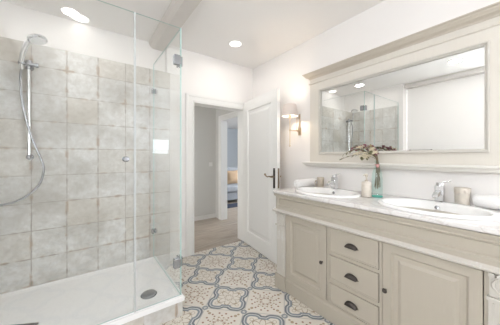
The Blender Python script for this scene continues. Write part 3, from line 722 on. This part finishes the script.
for i, (dx, dy, dz) in enumerate(tips):
    tip = Vector((bx+dx, by+dy, CT+dz-.01)); mid = (neck+tip)/2+Vector((0, 0, .035+.03*random.random())); start = base+Vector((random.uniform(-.02, .02), random.uniform(-.02, .02), random.uniform(0, .05)))
    P = bez([start, neck+Vector((random.uniform(-.008, .008), random.uniform(-.008, .008), 0)), mid, tip], 32); stm.tube(P, .0018, 5)
    if i in (3, 5, 6, 8, 10, 11, 2): brm.tube(P[len(P)//2-1:], .0022, 5)
    for k_ in range(len(P)//2, len(P)):
        p = P[k_]; d = (P[min(k_+1, len(P)-1)]-P[k_-1]).normalized(); rnd = Vector((random.uniform(-1, 1), random.uniform(-1, 1), random.uniform(-.8, .8)))
        if i in (0, 1, 2, 4, 7, 9, 12, 13) and k_ % 2 == 0: leaf(lfm if i != 7 else olm, p, d+rnd*.8, random.uniform(.026, .038), random.uniform(.009, .013))
        if i in (3, 5, 6, 8, 10, 11, 2):
            if k_ % 2 == 0:
                q = p+rnd*.004+Vector((random.uniform(-.006, .006), random.uniform(-.006, .006), random.uniform(-.006, .006))); brm.ball(q, random.uniform(.0065, .009), n=8, m=6)
        if i in (12, 13, 14, 9, 11, 5) and k_ >= len(P)-6 and k_ % 2:
            for q in range(6):
                a = q*PI/3; leaf(blm, p, Vector((math.cos(a)*.8-.5, math.sin(a), .35*math.sin(a*2))), .024, .013)
part(stm, 'stems', plain('twig', (.20, .15, .09), .8), fo, 'thin brown stems')
part(lfm, 'leaves', plain('olive_leaf', (.19, .185, .10), .7, var=.2, scale=30), fo, 'olive leaves', solid=.0008)
part(olm, 'pale_leaves', plain('dry_leaf', (.42, .34, .20), .7), fo, 'dry tan leaves', solid=.0008)
part(brm, 'berries', plain('plum_berry', (.25, .09, .115), .5, var=.3, scale=50), fo, 'plum coloured berries', smooth=True)
part(blm, 'blossoms', plain('cream_petal', (.68, .61, .46), .7), fo, 'cream blossoms', solid=.0008)

# ------------------------------------------------------------------ wall sconce
cx, cy = 1.918, 1.832
sc = thing('wall_sconce', (XW, cy, 1.55), 'lit brass wall sconce with pleated cream shade between door and mirror', 'wall lamp')
part(MB().box(XW-.010, XW-.001, cy-.024, cy+.024, 1.51, 1.60).box(XW-.010, XW-.001, cy-.010, cy+.010, 1.60, 1.765), 'backplate', M_brass, sc, bev=.004)
part(MB().tube([(XW-.013, cy, 1.56), (cx, cy, 1.56)], .006).cyl((XW-.03, cy, 1.56), (XW-.013, cy, 1.56), .016).ball((cx, cy, 1.56), .012), 'arm', M_brass, sc, smooth=True)
part(MB().tube([(XW-.013, cy, 1.715), (XW-.055, cy, 1.715), (XW-.055, cy, 1.56)], .005), 'upper_arm', M_brass, sc, smooth=True)
part(MB().cyl((cx, cy, 1.385), (cx, cy, 1.70), .0055).ball((cx, cy, 1.378), .010).cyl((cx, cy, 1.69), (cx, cy, 1.735), .014), 'stem', M_brass, sc, smooth=True)
ms_, t, b = nm('shade_fabric'); b.inputs['Base Color'].default_value = (.74, .70, .68, 1); b.inputs['Roughness'].default_value = .9
tl = t.nodes.new('ShaderNodeBsdfTranslucent'); tl.inputs[0].default_value = (.75, .68, .62, 1); mxn = t.nodes.new('ShaderNodeMixShader'); mxn.inputs[0].default_value = .22
t.links.new(b.outputs[0], mxn.inputs[1]); t.links.new(tl.outputs[0], mxn.inputs[2]); t.links.new(mxn.outputs[0], t.nodes['Material Output'].inputs[0])
m = MB(); L = []
for k_ in range(5):
    q = k_/4; L.append([(cx+(.093-.022*q+.0012*(i % 2))*math.cos(2*PI*i/72), cy+(.093-.022*q+.0012*(i % 2))*math.sin(2*PI*i/72), 1.722+.132*q) for i in range(72)])
m.loops(L); part(m, 'shade', ms_, sc, 'cream fabric shade', solid=.0012)
part(MB().ball((cx, cy, 1.775), .022, .022, .032), 'bulb', emis('warm_bulb', (1, .86, .70), 14), sc, smooth=True)
l = bpy.data.lights.new('sconce_light', 'POINT'); l.energy = 9; l.color = (1, .80, .60); l.shadow_soft_size = .03
lo = bpy.data.objects.new('sconce_light', l); COL.objects.link(lo); lo.location = Vector((cx, cy, 1.775))-sc.location; lo.parent = sc; l.use_shadow = True

# ------------------------------------------------------------------ recessed ceiling lights
def downlight(loc, label, src=None):
    if src:
        d = copy_tree(src); d.location = loc; d['label'] = label; return d
    d = thing('ceiling_downlight', loc, label, 'ceiling light', 'recessed ceiling lights'); x, y, z = loc
    part(MB().lathe([(.068, -.003), (.082, -.004), (.086, -.0005)], loc, 36, cap0=False, cap1=False), 'trim_ring', M_trim, d, smooth=True)
    part(MB().lathe([(.067, -.0045), (.067, -.0005)], loc, 36), 'diffuser', M_lamp, d, 'glowing white disc')
    area('downlight_beam', (0, 0, -.008), (0, 0, 0), .13, .13, 2.9, (1, .95, .90), 'DISK', d); return d
d0 = downlight((-.03, 2.745, H), 'round ceiling light above the tiled shower wall')
w_ = [c for c in d0.children if c.type == 'LIGHT'][0]
downlight((1.455, 2.273, H), 'round ceiling light between beam and bathroom doorway', d0)
downlight((-.07, 2.2, H), 'round ceiling light over the middle of the shower seen in mirror', d0)
downlight((-.10, .853, H), 'round ceiling light seen at upper right in the mirror', d0)
downlight((1.78, -.9, H), 'round ceiling light behind the camera', d0)
w_.data = w_.data.copy(); w_.data.energy = .05
# rail seen low in the mirror, on the wall opposite the vanity
rk = thing('towel_ladder', (XL, .95, .5), 'dark metal towel ladder on the opposite wall, its top showing low in the mirror', 'towel rail')
for yy in (1.30, 1.62): part(MB().cyl((XL+.06, yy, .55), (XL+.06, yy, 1.385), .012), 'upright', M_dark, rk)
for q in range(7): part(MB().cyl((XL+.06, 1.30, .62+q*.125), (XL+.06, 1.62, .62+q*.125), .009), 'rung', M_dark, rk)
for yy in (1.30, 1.62): part(MB().cyl((XL+.001, yy, 1.2), (XL+.06, yy, 1.2), .009), 'wall_bracket', M_dark, rk)
